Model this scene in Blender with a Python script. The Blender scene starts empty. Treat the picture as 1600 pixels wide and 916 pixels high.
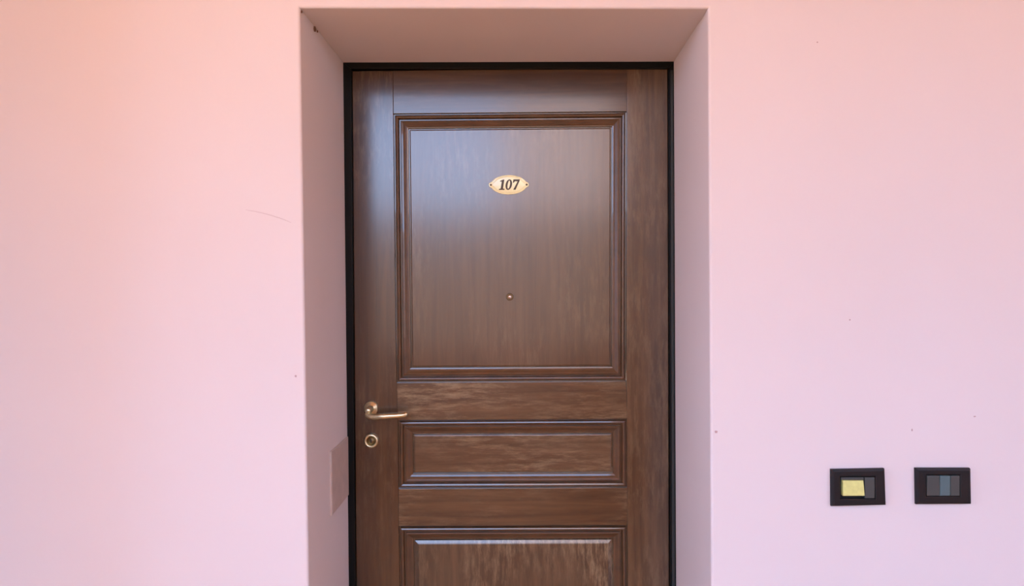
import bpy, bmesh, math, random
from mathutils import Vector, Matrix, noise
random.seed(7)
S = bpy.context.scene
COL = S.collection

# ------------------------------------------------------------------ camera
H = 1.38                    # eye height
ZC = 1.6047                 # camera to wall face
FPX = 1078.9                # focal length in pixels of the 1600 px wide frame
YAW, PITCH, ROLL = -0.00929, -0.01219, -0.00734
fw = Vector((math.sin(YAW) * math.cos(PITCH), math.cos(YAW) * math.cos(PITCH), math.sin(PITCH)))
r0 = Vector((math.cos(YAW), -math.sin(YAW), 0))
u0 = r0.cross(fw)
RT = math.cos(ROLL) * r0 + math.sin(ROLL) * u0
UP = -math.sin(ROLL) * r0 + math.cos(ROLL) * u0
CAM = Vector((0, -ZC, H))
cd = bpy.data.cameras.new('camera')
cd.sensor_fit = 'HORIZONTAL'; cd.sensor_width = 36.0
cd.lens = FPX * 36.0 / 1600.0
cd.clip_start = 0.05
cam = bpy.data.objects.new('camera', cd); COL.objects.link(cam)
cam.matrix_world = Matrix(((RT.x, UP.x, -fw.x, CAM.x), (RT.y, UP.y, -fw.y, CAM.y), (RT.z, UP.z, -fw.z, CAM.z), (0, 0, 0, 1)))
S.camera = cam

# ------------------------------------------------------------------ sky and exposure
w = bpy.data.worlds.new('world'); S.world = w; w.use_nodes = True
wn = w.node_tree; bg = wn.nodes['Background']
# clear sky: paler towards the horizon, bluer overhead, the same all round
tcw = wn.nodes.new('ShaderNodeTexCoord'); sxw = wn.nodes.new('ShaderNodeSeparateXYZ'); rpw = wn.nodes.new('ShaderNodeValToRGB')
wn.links.new(tcw.outputs['Generated'], sxw.inputs[0]); wn.links.new(sxw.outputs['Z'], rpw.inputs['Fac'])
rpw.color_ramp.elements[0].position = 0.0; rpw.color_ramp.elements[0].color = (0.50, 0.67, 1.0, 1)
rpw.color_ramp.elements[1].position = 0.7; rpw.color_ramp.elements[1].color = (0.32, 0.54, 1.0, 1)
wn.links.new(rpw.outputs['Color'], bg.inputs['Color'])
bg.inputs['Strength'].default_value = 10.2
# sun behind the building: it lights the yard, the gallery itself stays in shade
sd = bpy.data.lights.new('sun', 'SUN'); sd.energy = 19.0; sd.color = (1.0, 0.93, 0.82); sd.angle = 0.009
sun = bpy.data.objects.new('sun', sd); COL.objects.link(sun)
sun.rotation_euler = Vector((-0.25, -0.60, -0.80)).to_track_quat('-Z', 'Y').to_euler()
vs = S.view_settings
vs.view_transform = 'Standard'; vs.look = 'None'; vs.gamma = 1.0; vs.use_curve_mapping = False
vs.exposure = -0.08

# ------------------------------------------------------------------ helpers
def P(px, py, Y):
    """the point at distance Y behind the wall face that the photograph shows at px, py"""
    d = fw + RT * ((px - 800) / FPX) - UP * ((py - 458) / FPX)
    t = (Y + ZC) / d.y
    return CAM + d * t

def tag(o, label=None, cat=None, group=None, kind=None):
    if label: o['label'] = label
    if cat: o['category'] = cat
    if group: o['group'] = group
    if kind: o['kind'] = kind
    return o

def link(name, me, mat, parent=None, origin=None):
    """one mesh object; world coordinates are moved to the thing's own origin"""
    og = Vector(origin) if origin is not None else Vector((0, 0, 0))
    if parent is not None:
        p = parent; og = Vector((0, 0, 0))
        while p is not None:
            og += p.location; p = p.parent
    me.transform(Matrix.Translation(-og))
    me.materials.append(mat)
    o = bpy.data.objects.new(name, me); COL.objects.link(o)
    if parent is not None: o.parent = parent
    else: o.location = og
    return o

def empty(name, loc, parent=None):
    o = bpy.data.objects.new(name, None); COL.objects.link(o); o.location = loc
    o.empty_display_size = 0.05
    return o

def mesh(name, vs_, fs, smooth=False):
    me = bpy.data.meshes.new(name); me.from_pydata([tuple(v) for v in vs_], [], fs)
    bm = bmesh.new(); bm.from_mesh(me)
    bmesh.ops.recalc_face_normals(bm, faces=bm.faces); bm.to_mesh(me); bm.free()
    if smooth:
        me.polygons.foreach_set('use_smooth', [True] * len(me.polygons))
    me.update(); return me

def rings_mesh(name, rings, cap0=False, cap1=False, closed=True, smooth=False):
    n = len(rings[0]); vv = [v for r in rings for v in r]; ff = []
    for a in range(len(rings) - 1):
        for i in range(n if closed else n - 1):
            j = (i + 1) % n
            ff.append((a * n + i, a * n + j, (a + 1) * n + j, (a + 1) * n + i))
    if cap0: ff.append(tuple(range(n)))
    if cap1: ff.append(tuple((len(rings) - 1) * n + i for i in range(n)))
    return mesh(name, vv, ff, smooth)

def inset(poly, s):
    """offset a convex x,z polygon inwards by s"""
    n = len(poly); c = Vector((sum(p[0] for p in poly) / n, sum(p[1] for p in poly) / n)); L = []
    for i in range(n):
        a = Vector(poly[i]); b = Vector(poly[(i + 1) % n]); d = (b - a).normalized()
        nn = Vector((-d.y, d.x))
        if nn.dot(c - a) < 0: nn = -nn
        L.append((a + nn * s, d))
    out = []
    for i in range(n):
        p, d = L[i - 1]; q, e = L[i]
        t = ((q - p).x * e.y - (q - p).y * e.x) / (d.x * e.y - d.y * e.x)
        out.append(p + d * t)
    return out

def prism(name, poly, yf, yb, bev=0.0, seg=3):
    """a board: x,z outline, front at yf (towards the viewer), back at yb, front edge rounded"""
    rings = [[(p[0], yb, p[1]) for p in poly]]
    if bev > 0:
        for k in range(seg + 1):
            a = k / seg * math.pi / 2
            q = inset(poly, bev * (1 - math.cos(a)))
            rings.append([(p[0], yf + bev * (1 - math.sin(a)), p[1]) for p in q])
    else:
        rings.append([(p[0], yf, p[1]) for p in poly])
    return rings_mesh(name, rings, True, True)

def quad(tl, tr, br, bl, Y):
    return [Vector((q.x, q.z)) for q in (P(*tl, Y), P(*tr, Y), P(*br, Y), P(*bl, Y))]

def lathe(name, cx, cz, prof, n=40, cap0=True, cap1=True):
    rings = []
    for r, y in prof:
        rings.append([(cx + r * math.cos(2 * math.pi * i / n), y, cz + r * math.sin(2 * math.pi * i / n)) for i in range(n)])
    return rings_mesh(name, rings, cap0, cap1, smooth=True)

def tube(name, pts, rads, n=16, flat=1.0):
    """a swept bar along pts with radius per point, ends rounded"""
    rings = []; up = Vector((0, 0, 1))
    for i, p in enumerate(pts):
        t = (pts[min(i + 1, len(pts) - 1)] - pts[max(i - 1, 0)]).normalized()
        a = t.cross(up)
        if a.length < 1e-3: a = t.cross(Vector((0, 1, 0)))
        a.normalize(); b = a.cross(t).normalized()
        rings.append([p + a * (rads[i] * flat * math.cos(2 * math.pi * k / n)) + b * (rads[i] * math.sin(2 * math.pi * k / n)) for k in range(n)])
    return rings_mesh(name, rings, True, True, smooth=True)

def spline(ctrl, n):
    out = []
    for i in range(len(ctrl) - 1):
        p0 = ctrl[max(i - 1, 0)]; p1 = ctrl[i]; p2 = ctrl[i + 1]; p3 = ctrl[min(i + 2, len(ctrl) - 1)]
        for k in range(n):
            t = k / n
            out.append(0.5 * ((2 * p1) + (p2 - p0) * t + (2 * p0 - 5 * p1 + 4 * p2 - p3) * t * t + (3 * p1 - p0 - 3 * p2 + p3) * t ** 3))
    out.append(ctrl[-1]); return out

# ------------------------------------------------------------------ materials
def mat(name, col, rough=0.5, metal=0.0, spec=0.5, var=0.06, vscale=30, bump=0.0, bscale=200, coat=0.0):
    m = bpy.data.materials.new(name); m.use_nodes = True
    nt = m.node_tree; b = nt.nodes['Principled BSDF']
    b.inputs['Roughness'].default_value = rough; b.inputs['Metallic'].default_value = metal
    b.inputs['Specular IOR Level'].default_value = spec; b.inputs['Coat Weight'].default_value = coat
    tc = nt.nodes.new('ShaderNodeTexCoord')
    nz = nt.nodes.new('ShaderNodeTexNoise'); nz.inputs['Scale'].default_value = vscale; nz.inputs['Detail'].default_value = 6
    nt.links.new(tc.outputs['Object'], nz.inputs['Vector'])
    rp = nt.nodes.new('ShaderNodeValToRGB')
    rp.color_ramp.elements[0].position = 0.3; rp.color_ramp.elements[1].position = 0.7
    rp.color_ramp.elements[0].color = tuple(c * (1 - var) for c in col) + (1,)
    rp.color_ramp.elements[1].color = tuple(min(1, c * (1 + var)) for c in col) + (1,)
    nt.links.new(nz.outputs['Fac'], rp.inputs['Fac']); nt.links.new(rp.outputs['Color'], b.inputs['Base Color'])
    if bump:
        n2 = nt.nodes.new('ShaderNodeTexNoise'); n2.inputs['Scale'].default_value = bscale; n2.inputs['Detail'].default_value = 5
        nt.links.new(tc.outputs['Object'], n2.inputs['Vector'])
        bp = nt.nodes.new('ShaderNodeBump'); bp.inputs['Strength'].default_value = bump; bp.inputs['Distance'].default_value = 0.002
        nt.links.new(n2.outputs['Fac'], bp.inputs['Height']); nt.links.new(bp.outputs['Normal'], b.inputs['Normal'])
    return m

def wood(name, axis, dark, light, wearcol=(0.36, 0.25, 0.15), wear=0.0, rough=0.34, cover=0.0):
    m = bpy.data.materials.new(name); m.use_nodes = True
    nt = m.node_tree; N = nt.nodes; K = nt.links; b = N['Principled BSDF']
    tc = N.new('ShaderNodeTexCoord'); oi = N.new('ShaderNodeObjectInfo')
    mul = N.new('ShaderNodeMath'); mul.operation = 'MULTIPLY'; mul.inputs[1].default_value = 13.0
    K.new(oi.outputs['Random'], mul.inputs[0])
    add = N.new('ShaderNodeVectorMath'); add.operation = 'ADD'
    K.new(tc.outputs['Object'], add.inputs[0]); K.new(mul.outputs[0], add.inputs[1])
    def mapped(g, c):
        mp = N.new('ShaderNodeMapping')
        mp.inputs['Scale'].default_value = (c, c, g) if axis == 'z' else (g, c, c)
        K.new(add.outputs[0], mp.inputs['Vector']); return mp.outputs['Vector']
    def nse(vec, sc, det=6, ro=0.6, dis=0.0):
        n = N.new('ShaderNodeTexNoise'); n.inputs['Scale'].default_value = sc; n.inputs['Detail'].default_value = det
        n.inputs['Roughness'].default_value = ro; n.inputs['Distortion'].default_value = dis
        K.new(vec, n.inputs['Vector']); return n.outputs['Fac']
    def ramp(fac, p0, p1, c0=(0, 0, 0), c1=(1, 1, 1)):
        r = N.new('ShaderNodeValToRGB'); e = r.color_ramp.elements
        e[0].position = p0; e[1].position = p1; e[0].color = tuple(c0) + (1,); e[1].color = tuple(c1) + (1,)
        K.new(fac, r.inputs['Fac']); return r.outputs['Color']
    grain = nse(mapped(2.2, 42), 1.0, 8, 0.65, 0.6)
    base = ramp(grain, 0.28, 0.74, dark, light)
    blotch = nse(mapped(2.0, 5.0), 1.0, 4, 0.5)
    hue = ramp(blotch, 0.35, 0.68, (0.78, 0.70, 0.64), (1.14, 1.12, 1.08))
    mx = N.new('ShaderNodeMix'); mx.data_type = 'RGBA'; mx.blend_type = 'MULTIPLY'; mx.inputs['Factor'].default_value = 1.0
    K.new(base, mx.inputs['A']); K.new(hue, mx.inputs['B'])
    col = mx.outputs['Result']
    if wear > 0:
        streak = ramp(nse(mapped(14, 80), 1.0, 6, 0.7), 0.48 - cover * 0.5, 0.70 - cover * 0.5)
        area = ramp(nse(mapped(2.2, 4.5), 1.3, 3, 0.5), 0.40 - cover, 0.66 - cover)
        mm = N.new('ShaderNodeMath'); mm.operation = 'MULTIPLY'; K.new(streak, mm.inputs[0]); K.new(area, mm.inputs[1])
        m2 = N.new('ShaderNodeMath'); m2.operation = 'MULTIPLY'; m2.inputs[1].default_value = wear; K.new(mm.outputs[0], m2.inputs[0])
        wx = N.new('ShaderNodeMix'); wx.data_type = 'RGBA'
        K.new(m2.outputs[0], wx.inputs['Factor']); K.new(col, wx.inputs['A']); wx.inputs['B'].default_value = tuple(wearcol) + (1,)
        col = wx.outputs['Result']
    K.new(col, b.inputs['Base Color'])
    rr = ramp(blotch, 0.3, 0.7, (rough - 0.05,) * 3, (rough + 0.07,) * 3); K.new(rr, b.inputs['Roughness'])
    b.inputs['Specular IOR Level'].default_value = 0.35
    b.inputs['Coat Weight'].default_value = 1.0; b.inputs['Coat Roughness'].default_value = 0.17; b.inputs['Coat IOR'].default_value = 1.6
    bp = N.new('ShaderNodeBump'); bp.inputs['Strength'].default_value = 0.12; bp.inputs['Distance'].default_value = 0.001
    K.new(grain, bp.inputs['Height']); K.new(bp.outputs['Normal'], b.inputs['Normal'])
    return m

PINK = mat('pink_plaster', (0.745, 0.645, 0.62), 0.85, spec=0.2, var=0.015, vscale=2.2, bump=0.10, bscale=60)
PEACH = mat('peach_plaster', (0.88, 0.53, 0.28), 0.9, spec=0.2, bump=0.1, bscale=60)
TERRA = mat('terracotta', (0.68, 0.36, 0.17), 0.7, spec=0.3, var=0.12, vscale=4)
SOIL = mat('pale_ground', (0.58, 0.32, 0.15), 0.9, spec=0.2, var=0.1, vscale=2)
STONE = mat('brown_stone', (0.22, 0.15, 0.10), 0.9, spec=0.2, var=0.2, vscale=3)
REFLECTOR = mat('reflector_facade', (0.82, 0.64, 0.54), 0.9, spec=0.2, var=0.05, vscale=2)
BLACKM = mat('black_metal', (0.004, 0.0035, 0.003), 0.5, spec=0.15)
SEAL = mat('rubber_seal', (0.022, 0.024, 0.020), 0.6)
DK, LT = (0.034, 0.0115, 0.0015), (0.090, 0.038, 0.008)
GREYW = (0.30, 0.215, 0.115)
W_STILE = wood('stile_wood', 'z', DK, LT, GREYW, wear=0.30)
W_STILE2 = wood('hinge_stile_wood', 'z', (0.050, 0.022, 0.007), (0.120, 0.064, 0.026), GREYW, wear=0.35, cover=0.05)
W_TOP = wood('top_rail_wood', 'x', DK, (0.100, 0.047, 0.016), GREYW, wear=0.15)
W_RAIL = wood('rail_wood', 'x', (0.052, 0.024, 0.008), (0.135, 0.074, 0.030), GREYW, wear=0.75, cover=0.06)
W_PANEL = wood('panel_wood', 'z', (0.065, 0.031, 0.012), (0.115, 0.062, 0.027), GREYW, wear=0.30)
W_MID = wood('middle_panel_wood', 'x', (0.066, 0.034, 0.013), (0.145, 0.084, 0.040), GREYW, wear=0.75, cover=0.06)
W_LOW = wood('lower_panel_wood', 'z', (0.050, 0.026, 0.010), (0.130, 0.077, 0.036), GREYW, wear=0.8, cover=0.06)
W_MOULD = mat('moulding_wood', (0.085, 0.040, 0.017), 0.30, var=0.25, vscale=25, coat=0.7)
BRASS = mat('aged_brass', (0.72, 0.66, 0.42), 0.30, metal=1.0, var=0.15, vscale=80)
BRASSD = mat('dull_brass', (0.20, 0.14, 0.07), 0.45, metal=1.0, var=0.2, vscale=90)
DARKHOLE = mat('dark_slot', (0.012, 0.009, 0.006), 0.6)
CREAM = mat('polished_plate', (0.97, 0.92, 0.50), 0.25, metal=0.0, var=0.04, vscale=60, coat=0.5)
INK = mat('engraved_black', (0.05, 0.035, 0.012), 0.5)
CHROME = mat('pale_metal', (0.75, 0.68, 0.62), 0.25, metal=1.0)
PLASTIC = mat('black_plastic', (0.009, 0.008, 0.009), 0.5, spec=0.3, var=0.15)
GREYP = mat('grey_plastic', (0.055, 0.062, 0.058), 0.4)
TEALP = mat('teal_grey_plastic', (0.085, 0.135, 0.14), 0.35)
YELLOW = mat('pale_yellow_plastic', (0.70, 0.68, 0.24), 0.35, var=0.08, vscale=120)
COVER = mat('cover_paint', (0.56, 0.43, 0.37), 0.6, spec=0.3)
GRIME = mat('grime', (0.16, 0.07, 0.04), 0.9)
CRACKM = mat('crack_dust', (0.50, 0.34, 0.32), 0.9)

# ------------------------------------------------------------------ the setting
D = 0.38            # depth of the recess, wall face to the front of the black frame
X0, X1, ZT = -3.5, 3.6, 2.85
YB = D + 0.14
def down(a, b):     # continue the edge a-b to the floor
    t = (0 - a.z) / (b.z - a.z); return a + (b - a) * t
oTL, oTR = P(468, 12, 0), P(1106.5, 13, 0)
oBL, oBR = down(oTL, P(482, 916, 0)), down(oTR, P(1111.5, 916, 0))
iTL, iTR = P(536, 97.5, D), P(1053, 96, D)
iBL, iBR = down(iTL, P(545, 916, D)), down(iTR, P(1056.5, 916, D))
def ring_at(y, grow=0.0):
    out = []
    for o, i, sx, sz in ((oBL, iBL, -1, 0), (oTL, iTL, -1, 1), (oTR, iTR, 1, 1), (oBR, iBR, 1, 0)):
        p = o + (i - o) * (max(y, 0) / D)
        out.append(Vector((p.x + sx * grow, y, p.z + sz * grow if sz else 0)))
    return out
BV = 0.006
rs = []
for k in range(5):
    a = k / 4 * math.pi / 2
    rs.append(ring_at(BV * (1 - math.cos(a)), BV * (1 - math.sin(a))))
rs.append(ring_at(D * 0.5)); rs.append(ring_at(D)); rs.append(ring_at(YB))
vv, ff = [], []
for r in rs: vv += r
for a in range(len(rs) - 1):
    for i in range(3): ff.append((a * 4 + i, a * 4 + i + 1, (a + 1) * 4 + i + 1, (a + 1) * 4 + i))
def sheet(r0_, y):
    b = len(vv); g = [Vector((X0, y, 0)), Vector((X0, y, ZT)), Vector((X1, y, ZT)), Vector((X1, y, 0))]
    vv.extend(g)
    ff.append((b, b + 1, r0_ + 1, r0_)); ff.append((b + 1, b + 2, r0_ + 2, r0_ + 1)); ff.append((b + 2, b + 3, r0_ + 3, r0_ + 2))
    return b
f0 = sheet(0, 0.0); b0 = sheet((len(rs) - 1) * 4, YB)
for i in range(3): ff.append((f0 + i, f0 + i + 1, b0 + i + 1, b0 + i))
wall = tag(link('wall_back', mesh('wall_back', vv, ff), PINK), 'pink plastered wall around the recessed doorway', 'wall', kind='structure')

def box(name, a, b, m, **k):
    (x0, y0, z0), (x1, y1, z1) = a, b
    v = [(x, y, z) for x in (x0, x1) for y in (y0, y1) for z in (z0, z1)]
    f = [(0, 1, 3, 2), (4, 6, 7, 5), (0, 4, 5, 1), (2, 3, 7, 6), (0, 2, 6, 4), (1, 5, 7, 3)]
    return tag(link(name, mesh(name, v, f), m), **k)
GY = -2.4           # outer side of the gallery
BAYS = ((-1.3, 0.72), (1.9, 3.35))
box('floor', (X0, GY - 0.3, -0.12), (X1, YB, 0), TERRA, label='terracotta floor of the gallery in front of the door', cat='floor', kind='structure')
box('ceiling', (X0, GY - 0.3, ZT), (X1, YB, ZT + 0.2), PEACH, label='peach plastered ceiling of the gallery', cat='ceiling', kind='structure')
box('wall_right', (X1, GY - 0.3, 0), (X1 + 0.25, YB, ZT), PEACH, label='peach end wall of the gallery on the right', cat='wall', kind='structure')
box('wall_left', (X0 - 0.25, GY - 0.3, 0), (X0, YB, 0.9), PEACH, label='low peach parapet across the open left end of the gallery', cat='wall', kind='structure')
box('shade_block', (-1.62, -0.36, 0), (-1.34, 0, ZT), PINK, label='unseen pink pilaster added to shade the left part of the wall', cat='pilaster', kind='structure')  # added out of view to block side light from the left wall
# unseen outer wall: two bays over a parapet, placed and sized to shape the light
ex = [X0] + [x for b in BAYS for x in b] + [X1]
pieces = [((ex[i], 0), (ex[i + 1], ZT)) for i in range(0, len(ex), 2)]
for x0, x1 in BAYS: pieces += [((x0, 0), (x1, 0.95)), ((x0, ZT - 0.1), (x1, ZT))]
bm = bmesh.new()
for (a0, a1), (b0_, b1) in pieces:
    vs4 = [bm.verts.new((x, y, z)) for x in (a0, b0_) for y in (GY - 0.3, GY) for z in (a1, b1)]
    for f in [(0, 1, 3, 2), (4, 6, 7, 5), (0, 4, 5, 1), (2, 3, 7, 6), (0, 2, 6, 4), (1, 5, 7, 3)]: bm.faces.new([vs4[i] for i in f])
bmesh.ops.recalc_face_normals(bm, faces=bm.faces)
me = bpy.data.meshes.new('wall_front'); bm.to_mesh(me); bm.free()
tag(link('wall_front', me, PEACH), 'unseen peach outer wall of the gallery, two open bays sized to shape the light', 'wall', kind='structure')
box('added_yard_wall', (-14, -14.4, -0.3), (14, -14, 3.1), STONE, label='unseen brown wall added across the yard to hide the low sky from the door', cat='wall', kind='structure')  # added out of view so the sky reflection fades lower on the door
box('reflection_block', (-0.4, -21, -0.3), (3.9, -15, 7.0), REFLECTOR, label='unseen peach block added across the yard for a warm reflection in the door', cat='building', kind='structure')  # made up out of view: warm reflector, only as wide as the door reflection needs
box('ground', (-40, -60, -0.4), (40, 20, -0.3), SOIL, label='pale ground outside the gallery', cat='ground', kind='structure')

# ------------------------------------------------------------------ black door frame
YL = D + 0.012      # front of the door leaf
def q2(a): return Vector((a.x, a.z))
fl_t, fl_b = P(548.5, 107.5, D), None
lTL, lTR = P(548.5, 107.5, D), P(1045, 106.5, D)
lBL, lBR = down(lTL, P(555, 916, D)), down(lTR, P(1047.5, 916, D))
frame = tag(empty('trim_1', ((iTL.x + iTR.x) / 2, D + 0.05, 0)), 'thin black metal door frame lining the pink recess', 'door frame', kind='structure')
def fbar(name, poly): return link(name, prism(name, poly, D, D + 0.085, 0.0015), BLACKM, frame)
fbar('jamb', [q2(iTL), q2(lTL), q2(lBL), q2(iBL)])
fbar('jamb', [q2(lTR), q2(iTR), q2(iBR), q2(lBR)])
fbar('head', [q2(iTL), q2(iTR), q2(lTR), q2(lTL)])
# stop behind the leaf
sp = [[q2(iTL), q2(lTL) + Vector((0.03, 0)), q2(lBL) + Vector((0.03, 0)), q2(iBL)],
      [q2(lTR) - Vector((0.03, 0)), q2(iTR), q2(iBR), q2(lBR) - Vector((0.03, 0))],
      [q2(iTL), q2(iTR), q2(lTR) - Vector((0, 0.03)), q2(lTL) - Vector((0, 0.03))]]
for s in sp: link('door_stop', prism('door_stop', s, D + 0.0852, D + 0.115), BLACKM, frame)
# slim grey-green seal on the hinge side
sa, sb = P(1047.5, 110, D), P(1051.5, 110, D)
sal, sbl = down(sa, P(1050, 916, D)), down(sb, P(1054.5, 916, D))
link('seal', prism('seal', [q2(sa), q2(sb), q2(sbl), q2(sal)], D - 0.003, D, 0.001), SEAL, frame)

# ------------------------------------------------------------------ the door
LB = YL + 0.045
def lerp_x(pts, y):
    for (x0, y0), (x1, y1) in zip(pts, pts[1:]):
        if y <= y1: return x0 + (x1 - x0) * (y - y0) / (y1 - y0)
    (x0, y0), (x1, y1) = pts[-2:]
    return x0 + (x1 - x0) * (y - y0) / (y1 - y0)
EL = [(550.5, 109), (557, 916)]; ER = [(1043, 108), (1045.5, 916)]
HL = [(614.5, 176), (619, 588), (622, 657), (623, 821), (624.5, 916)]
HR = [(979.5, 176), (978.5, 597), (980, 657), (980, 821), (981, 916)]
def LP(x, y): p = P(x, y, YL); return Vector((p.x, p.z))
def colx(pts, z):   # world x of an edge at height z
    ys = 0
    lo, hi = 0.0, 1700.0
    for _ in range(40):
        mid = (lo + hi) / 2
        if LP(lerp_x(pts, mid), mid).y > z: lo = mid
        else: hi = mid
    return LP(lerp_x(pts, lo), lo).x
def zrow(y): return LP(797, y).y
zT_ = zrow(108.5)
rows = [zrow(v) for v in (176, 597, 655.5, 763, 821.5)] + [0.16]
door = tag(empty('door_1', (colx(EL, 1.0) * .5 + colx(ER, 1.0) * .5, YL + 0.02, 0)),
           'dark brown panelled wooden door numbered 107 with brass lever handle', 'door', kind='structure')
ZB = 0.006
def side(pts, z0, z1, n=6): return [Vector((colx(pts, z0 + (z1 - z0) * i / n), z0 + (z1 - z0) * i / n)) for i in range(n + 1)]
def board(name, left, right, m, bev=0.0025):
    """left/right edges listed from bottom to top, joined as one board with rounded edges"""
    n = len(left); yb = LB
    rings = []
    for k in range(4):
        a = k / 3 * math.pi / 2; s = bev * (1 - math.cos(a)); y = YL + bev * (1 - math.sin(a))
        L = [Vector((p.x + s, p.y)) for p in left]; R_ = [Vector((p.x - s, p.y)) for p in right]
        for q in (L, R_): q[0] = q[0] + Vector((0, s)); q[-1] = q[-1] - Vector((0, s))
        rings.append([(p.x, y, p.y) for p in L] + [(p.x, y, p.y) for p in reversed(R_)])
    back = [(p.x, yb, p.y) for p in left] + [(p.x, yb, p.y) for p in reversed(right)]
    rings = [back] + rings
    me = rings_mesh(name, rings, True, False)
    # front as strips
    bm = bmesh.new(); bm.from_mesh(me); bm.verts.ensure_lookup_table()
    o = 4 * 2 * n
    for i in range(n - 1):
        bm.faces.new([bm.verts[o + i], bm.verts[o + i + 1], bm.verts[o + 2 * n - 2 - i], bm.verts[o + 2 * n - 1 - i]])
    bmesh.ops.recalc_face_normals(bm, faces=bm.faces); bm.to_mesh(me); bm.free()
    return link(name, me, m, door)
board('stile', side(EL, ZB, zT_, 12), side(HL, ZB, zT_, 12), W_STILE, 0.0012)
board('stile', side(HR, ZB, zT_, 12), side(ER, ZB, zT_, 12), W_STILE2, 0.0012)
for z0, z1 in ((rows[0], zT_), (rows[2], rows[1]), (rows[4], rows[3]), (ZB, rows[5])):
    board('rail', side(HL, z0, z1, 3), side(HR, z0, z1, 3), W_TOP if z1 == zT_ else W_RAIL, 0.0012)

MM = (D + ZC) / FPX     # metres per photograph pixel at the door
def panel(z0, z1, m, prof, fieldprof):
    poly = [Vector((colx(HL, z1), z1)), Vector((colx(HR, z1), z1)), Vector((colx(HR, z0), z0)), Vector((colx(HL, z0), z0))]
    def ring(s, h): return [(p.x, YL - h, p.y) for p in inset(poly, s * MM)]
    fr = [ring(s, h) for s, h in fieldprof]
    fr = [ring(fieldprof[0][0], -0.040)] + fr
    pn = link('panel', rings_mesh('panel', fr, True, True), m, door)
    rr = [ring(prof[0][0], -0.036)] + [ring(s, h) for s, h in prof] + [ring(prof[-1][0], -0.036)]
    link('moulding', rings_mesh('moulding', rr), W_MOULD, pn)
    return pn
big = [(0.1, -0.008), (1.9, -0.0082), (2.5, -0.001), (3.6, 0.0032), (5.2, 0.0042), (7.2, 0.0030), (8.4, -0.0005), (9.0, -0.0060), (10.8, -0.0060), (11.3, -0.0005), (12.5, 0.0008),
       (15, -0.0015), (18, -0.0055), (20.5, -0.0075), (22.2, -0.0080)]
bigf = [(22.3, -0.0145), (24.4, -0.0145), (24.9, -0.0060), (26.5, -0.0048)]
panel(rows[1], rows[0], W_PANEL, big, bigf)
panel(rows[3], rows[2], W_MID, big, bigf)
lowf = [(22.3, -0.0145), (24.0, -0.0145), (24.6, -0.0080), (29.0, -0.0055), (30.5, -0.0048)]
panel(rows[5], rows[4], W_LOW, big, lowf)

# number plate
def DP(x, y, h=0.0): return P(x, y, YL - h)
FIELD = YL + 0.0048             # face of the upper panel
c = P(795, 289, FIELD)
plate_o = []
for i in range(72):
    a = 2 * math.pi * i / 72; ca, sa_ = math.cos(a), math.sin(a)
    A, B = 28.5 * MM, 15.2 * MM
    r = 1 / math.sqrt((ca / A) ** 2 + (sa_ / B) ** 2)
    cc, rl = 27.0 * MM, 4.6 * MM          # rounded lug at each end
    disc = rl * rl - (cc * sa_) ** 2
    if disc > 0: r = max(r, cc * abs(ca) + math.sqrt(disc))
    plate_o.append(Vector((r * ca, r * sa_)))
rings = []
for sc, y in ((1.0, 0.0), (1.0, -0.0016), (0.97, -0.0024), (0.86, -0.0028), (0.80, -0.0036), (0.4, -0.0042)):
    rings.append([(c.x + p.x * sc, FIELD + y, c.z + p.y * sc) for p in plate_o])
plate = tag(link('number_plate', rings_mesh('number_plate', rings, True, True, smooth=False), CREAM, door), 'pale gold oval number plate')
for sx in (-1, 1):
    link('screw', lathe('screw', c.x + sx * 28.2 * MM, c.z, [(0.0030, FIELD - 0.001), (0.0030, FIELD - 0.0030), (0.0018, FIELD - 0.0038)], 14), BRASSD, plate)
dh = 16.2 * MM
G1 = [(0.06, 0), (0.60, 0), (0.60, 0.09), (0.44, 0.12), (0.44, 1), (0.34, 1), (0.06, 0.88), (0.06, 0.79), (0.22, 0.82), (0.22, 0.12), (0.06, 0.09)]
G7 = [(0.0, 1), (0.62, 1), (0.62, 0.86), (0.36, 0), (0.14, 0), (0.44, 0.82), (0.16, 0.82), (0.09, 0.68), (0, 0.68)]
def digit(outline, hole, ox):
    bm = bmesh.new()
    def pt(p, y): return (c.x + (ox + (p[0] + 0.16 * (p[1] - 0.5)) * dh), y, c.z + (p[1] - 0.5) * dh)
    ya, yb = FIELD - 0.0049, FIELD - 0.0030
    if hole is None:
        f = [bm.verts.new(pt(p, ya)) for p in outline]; b = [bm.verts.new(pt(p, yb)) for p in outline]
        bm.faces.new(f); bm.faces.new(b); n = len(f)
        for i in range(n): bm.faces.new([f[i], f[(i + 1) % n], b[(i + 1) % n], b[i]])
    else:
        R4 = [[bm.verts.new(pt(p, y)) for p in o] for o, y in ((outline, yb), (outline, ya), (hole, ya), (hole, yb))]
        n = len(outline)
        for k in range(4):
            for i in range(n): bm.faces.new([R4[k][i], R4[k][(i + 1) % n], R4[(k + 1) % 4][(i + 1) % n], R4[(k + 1) % 4][i]])
    bmesh.ops.recalc_face_normals(bm, faces=bm.faces)
    bmesh.ops.triangulate(bm, faces=[f for f in bm.faces if len(f.verts) > 4])
    me = bpy.data.meshes.new('digit'); bm.to_mesh(me); bm.free()
    return link('digit', me, INK, plate)
E0 = [(0.31 + 0.31 * math.cos(2 * math.pi * i / 32), 0.5 + 0.51 * math.sin(2 * math.pi * i / 32)) for i in range(32)]
E1 = [(0.31 + 0.115 * math.cos(2 * math.pi * i / 32), 0.5 + 0.40 * math.sin(2 * math.pi * i / 32)) for i in range(32)]
digit(G1, None, -15.3 * MM); digit(E0, E1, -5.0 * MM); digit(G7, None, 6.0 * MM)

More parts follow.
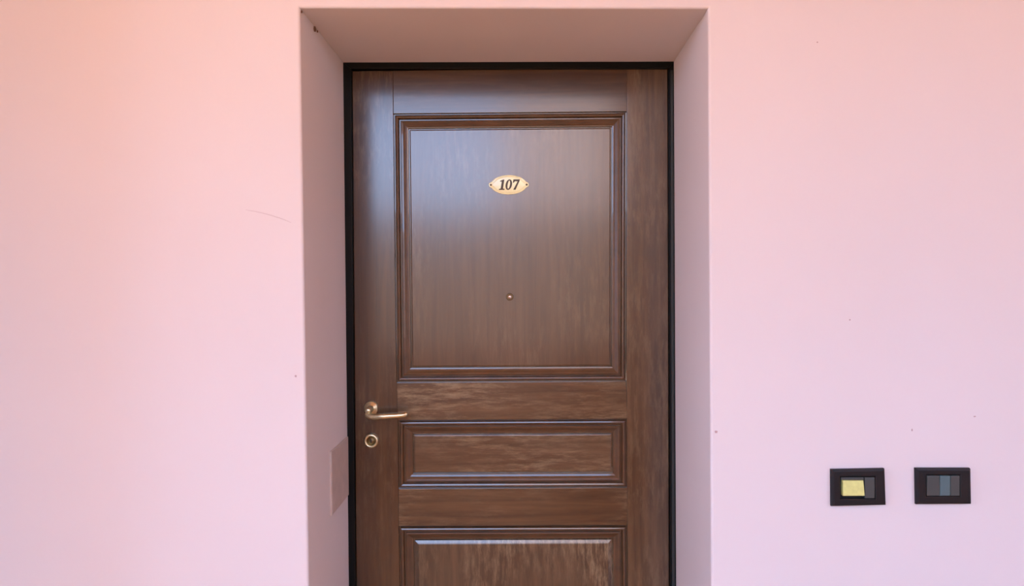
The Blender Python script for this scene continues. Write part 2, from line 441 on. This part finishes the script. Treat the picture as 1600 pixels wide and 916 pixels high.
# peephole
c = P(796.5, 464, FIELD)
ph = tag(link('peephole', lathe('peephole', c.x, c.z, [(0.0105, FIELD), (0.0105, FIELD - 0.002), (0.0095, FIELD - 0.0035), (0.0065, FIELD - 0.004), (0.006, FIELD - 0.0025)], 32, True, True), BRASSD, door), 'small round brass peephole')
link('lens', lathe('lens', c.x, c.z, [(0.0060, FIELD - 0.0022), (0.0055, FIELD - 0.0045), (0.0035, FIELD - 0.0062), (0.001, FIELD - 0.0068)], 24), CHROME, ph)

# lever handle: round rose, neck, lever with a slightly turned-up tip
c = P(579.5, 638.5, YL - 0.006)
hd = tag(link('handle', lathe('handle', c.x, c.z, [(0.0205, YL), (0.0205, YL - 0.005), (0.0188, YL - 0.0085), (0.0120, YL - 0.0095), (0.0110, YL - 0.012)], 40), BRASS, door), 'aged brass lever handle on a round rose')
hub = link('neck', lathe('neck', c.x, c.z, [(0.0105, YL - 0.008), (0.0092, YL - 0.022), (0.0100, YL - 0.030), (0.0098, YL - 0.040), (0.0080, YL - 0.046), (0.004, YL - 0.0485)], 32), BRASS, hd)
def H3(x, y, h): return P(x, y, YL - h)
ctrl = [H3(576, 643, 0.038), H3(575.5, 648.5, 0.042), H3(582, 651.3, 0.047), H3(596, 650.8, 0.051), H3(612, 650.0, 0.051), H3(626, 649.2, 0.049), H3(632.5, 647.8, 0.046), H3(634, 645.5, 0.043)]
pts = spline(ctrl, 6); n = len(pts)
rad = [0.0074 + 0.0012 * math.sin(min(1, i / (n * 0.7)) * math.pi) for i in range(n)]
rad[0] *= 0.6; rad[-1] *= 0.45; rad[-2] *= 0.8
link('lever', tube('lever', pts, rad, 16, 1.15), BRASS, hd)

# round lock escutcheon
c = P(580.5, 688.5, YL)
es = tag(link('lock', lathe('lock', c.x, c.z, [(0.0215, YL), (0.0215, YL - 0.004), (0.0195, YL - 0.0085), (0.0160, YL - 0.010), (0.0135, YL - 0.008), (0.0130, YL - 0.004)], 40), BRASS, door), 'round brass lock escutcheon below the handle')
cy_ = link('cylinder', lathe('cylinder', c.x, c.z, [(0.0128, YL - 0.002), (0.0128, YL - 0.0045), (0.0075, YL - 0.0055), (0.0070, YL - 0.0065)], 28), BRASSD, es)
kz = c.z
link('keyhole', prism('keyhole', [Vector((c.x - 0.0016, kz - 0.0062)), Vector((c.x + 0.0016, kz - 0.0062)), Vector((c.x + 0.0022, kz + 0.004)), Vector((c.x, kz + 0.0062)), Vector((c.x - 0.0022, kz + 0.004))], YL - 0.0072, YL - 0.005), DARKHOLE, es)

# ------------------------------------------------------------------ wall switches
def switch(tl, tr, br, bl, win, cells, label, yellow):
    poly = quad(tl, tr, br, bl, 0)
    base = sum(poly, Vector((0, 0))) / 4
    t = tag(empty('wall_switch', (base.x, 0, base.y)), label, 'switch', 'black switch plates beside the door')
    T = -0.011; wx0, wy0, wx1, wy1 = win
    wp = quad((wx0, wy0), (wx1, wy0), (wx1, wy1), (wx0, wy1), T)
    def R_(p, y): return [(v.x, y, v.y) for v in p]
    rings = [R_(poly, 0), R_(poly, T * 0.45), R_(inset(poly, 0.0015), T * 0.85), R_(inset(poly, 0.005), T), R_(inset(wp, -0.0025), T), R_(wp, T * 0.82), R_(wp, -0.001)]
    link('cover_frame', rings_mesh('cover_frame', rings, True, True), PLASTIC, t)
    for x0, x1, y0, y1, m, nm, lab, kind in cells:
        p = quad((x0, y0), (x1 + kind * -1.2, y0), (x1 + kind * 1.0, y1), (x0, y1), T)
        o = link(nm, prism(nm, p, T * (1.12 if kind else 0.98), -0.0012, 0.0012), m, t)
        if lab: o['label'] = lab
    return t
switch((1296.5, 732.5), (1379.5, 731), (1381.5, 788), (1297, 790), (1313.5, 745.5, 1368, 780),
       [(1314.3, 1349.8, 746.5, 750.5, GREYP, 'bezel', None, 0), (1317, 1350, 751, 775, YELLOW, 'rocker_button', 'pale yellow push button', 1), (1351.5, 1367, 746.5, 779, GREYP, 'blank_insert', None, 0)],
       'black wall switch plate with a pale yellow button, nearer the door', True)
switch((1428, 730.5), (1513, 730.5), (1514, 786.5), (1429, 787), (1448, 743, 1500.5, 776),
       [(1448.8, 1468.3, 743.8, 775.2, GREYP, 'blank_insert', None, 0), (1469, 1485, 743.8, 775.2, TEALP, 'rocker_button', 'bluish grey rocker button', 0), (1485.7, 1499.7, 743.8, 775.2, GREYP, 'blank_insert', None, 0)],
       'black wall switch plate with three dark grey modules, farther from the door', False)

# ------------------------------------------------------------------ cover plate on the left side of the recess
def reveal_l(y, z):     # point on the left side of the recess
    a = oTL + (iTL - oTL) * (y / D); b = oBL + (iBL - oBL) * (y / D)
    t = (z - b.z) / (a.z - b.z); return b + (a - b) * t
nrm = Vector((1, 0, 0.0))
def depth_at(px, py):   # depth on that side seen at a pixel
    lo, hi = 0.0, D
    for _ in range(40):
        m_ = (lo + hi) / 2; q = P(px, py, m_)
        if reveal_l(m_, q.z).x > q.x: hi = m_
        else: lo = m_
    # the side runs inwards to the right as seen: x of the ray grows slower than the surface
    return lo
ya = (depth_at(515.5, 750)); yb = D - 0.006
z1 = P(515.5, 706, ya).z; z0 = P(517.5, 806, ya).z
cp = []
for y, z in ((ya, z1), (yb, z1), (yb, z0), (ya, z0)): cp.append(reveal_l(y, z))
cen = sum(cp, Vector((0, 0, 0))) / 4
rings = [[p for p in cp], [p + nrm * 0.004 for p in cp], [p + (cen - p) * 0.05 + nrm * 0.0055 for p in cp]]
tag(link('cover_plate', rings_mesh('cover_plate', rings, True, True), COVER, None, cen), 'flat brownish cover plate on the left side of the doorway recess', 'cover plate')

# ------------------------------------------------------------------ marks on the plaster
def blob(name, px, py, rx, ry, Y, m, h=0.0006, nrm=(0, -1, 0)):
    c = P(px, py, Y); k = (Y + ZC) / FPX; n = 12; o = []
    for i in range(n):
        a = 2 * math.pi * i / n; q = 0.75 + 0.5 * random.random()
        o.append(Vector((c.x + rx * k * q * math.cos(a), c.z + ry * k * q * math.sin(a))))
    rings = [[(p.x, Y + 0.001, p.y) for p in o], [(c.x + (p.x - c.x) * 0.8, Y - h, c.z + (p.y - c.z) * 0.8) for p in o]]
    return link(name, rings_mesh(name, rings, True, True), m, wall)
for px, py, rx, ry, m in ((462, 588, 2.2, 2.4, CRACKM), (1119, 675, 2.6, 2.6, CRACKM), (1328, 500, 1.6, 1.6, CRACKM), (1425, 672, 1.2, 2.6, CRACKM),
                          (1277, 66, 1.5, 1.2, CRACKM), (1523, 651, 2.0, 1.2, CRACKM)):
    blob('stain', px, py, rx, ry, 0, m)
cr = spline([P(384, 328, 0), P(408, 332.5, 0), P(436, 340.5, 0), P(455, 348, 0)], 8)
vv, ff = [], []
for i, p in enumerate(cr):
    wd = 0.0009 * (0.5 + 0.5 * math.sin(math.pi * i / (len(cr) - 1))) + 0.0001
    jz = 0.0008 * noise.noise(Vector((i * 0.7, 0, 0)))
    vv += [(p.x, 0.0005, p.z + jz - wd), (p.x, -0.0004, p.z + jz), (p.x, 0.0005, p.z + jz + wd)]
    if i: b = 3 * (i - 1); ff += [(b, b + 3, b + 4, b + 1), (b + 1, b + 4, b + 5, b + 2)]
link('crack', mesh('crack', vv, ff), CRACKM, wall)
# clumps of dirt in the upper left corner of the recess
for f_, sz in ((0.02, 0.0022), (0.285, 0.0042), (0.34, 0.002)):
    y = D * f_; q = oTL + (iTL - oTL) * f_
    bm = bmesh.new(); bmesh.ops.create_icosphere(bm, subdivisions=2, radius=sz)
    for v in bm.verts: v.co = v.co * (1 + 0.5 * noise.noise(v.co * 300)); v.co.z *= 1.6
    me = bpy.data.meshes.new('dirt_clump'); bm.to_mesh(me); bm.free()
    me.transform(Matrix.Translation(q + Vector((0.002, 0, -0.004 - sz))))
    link('dirt_clump', me, GRIME, wall)
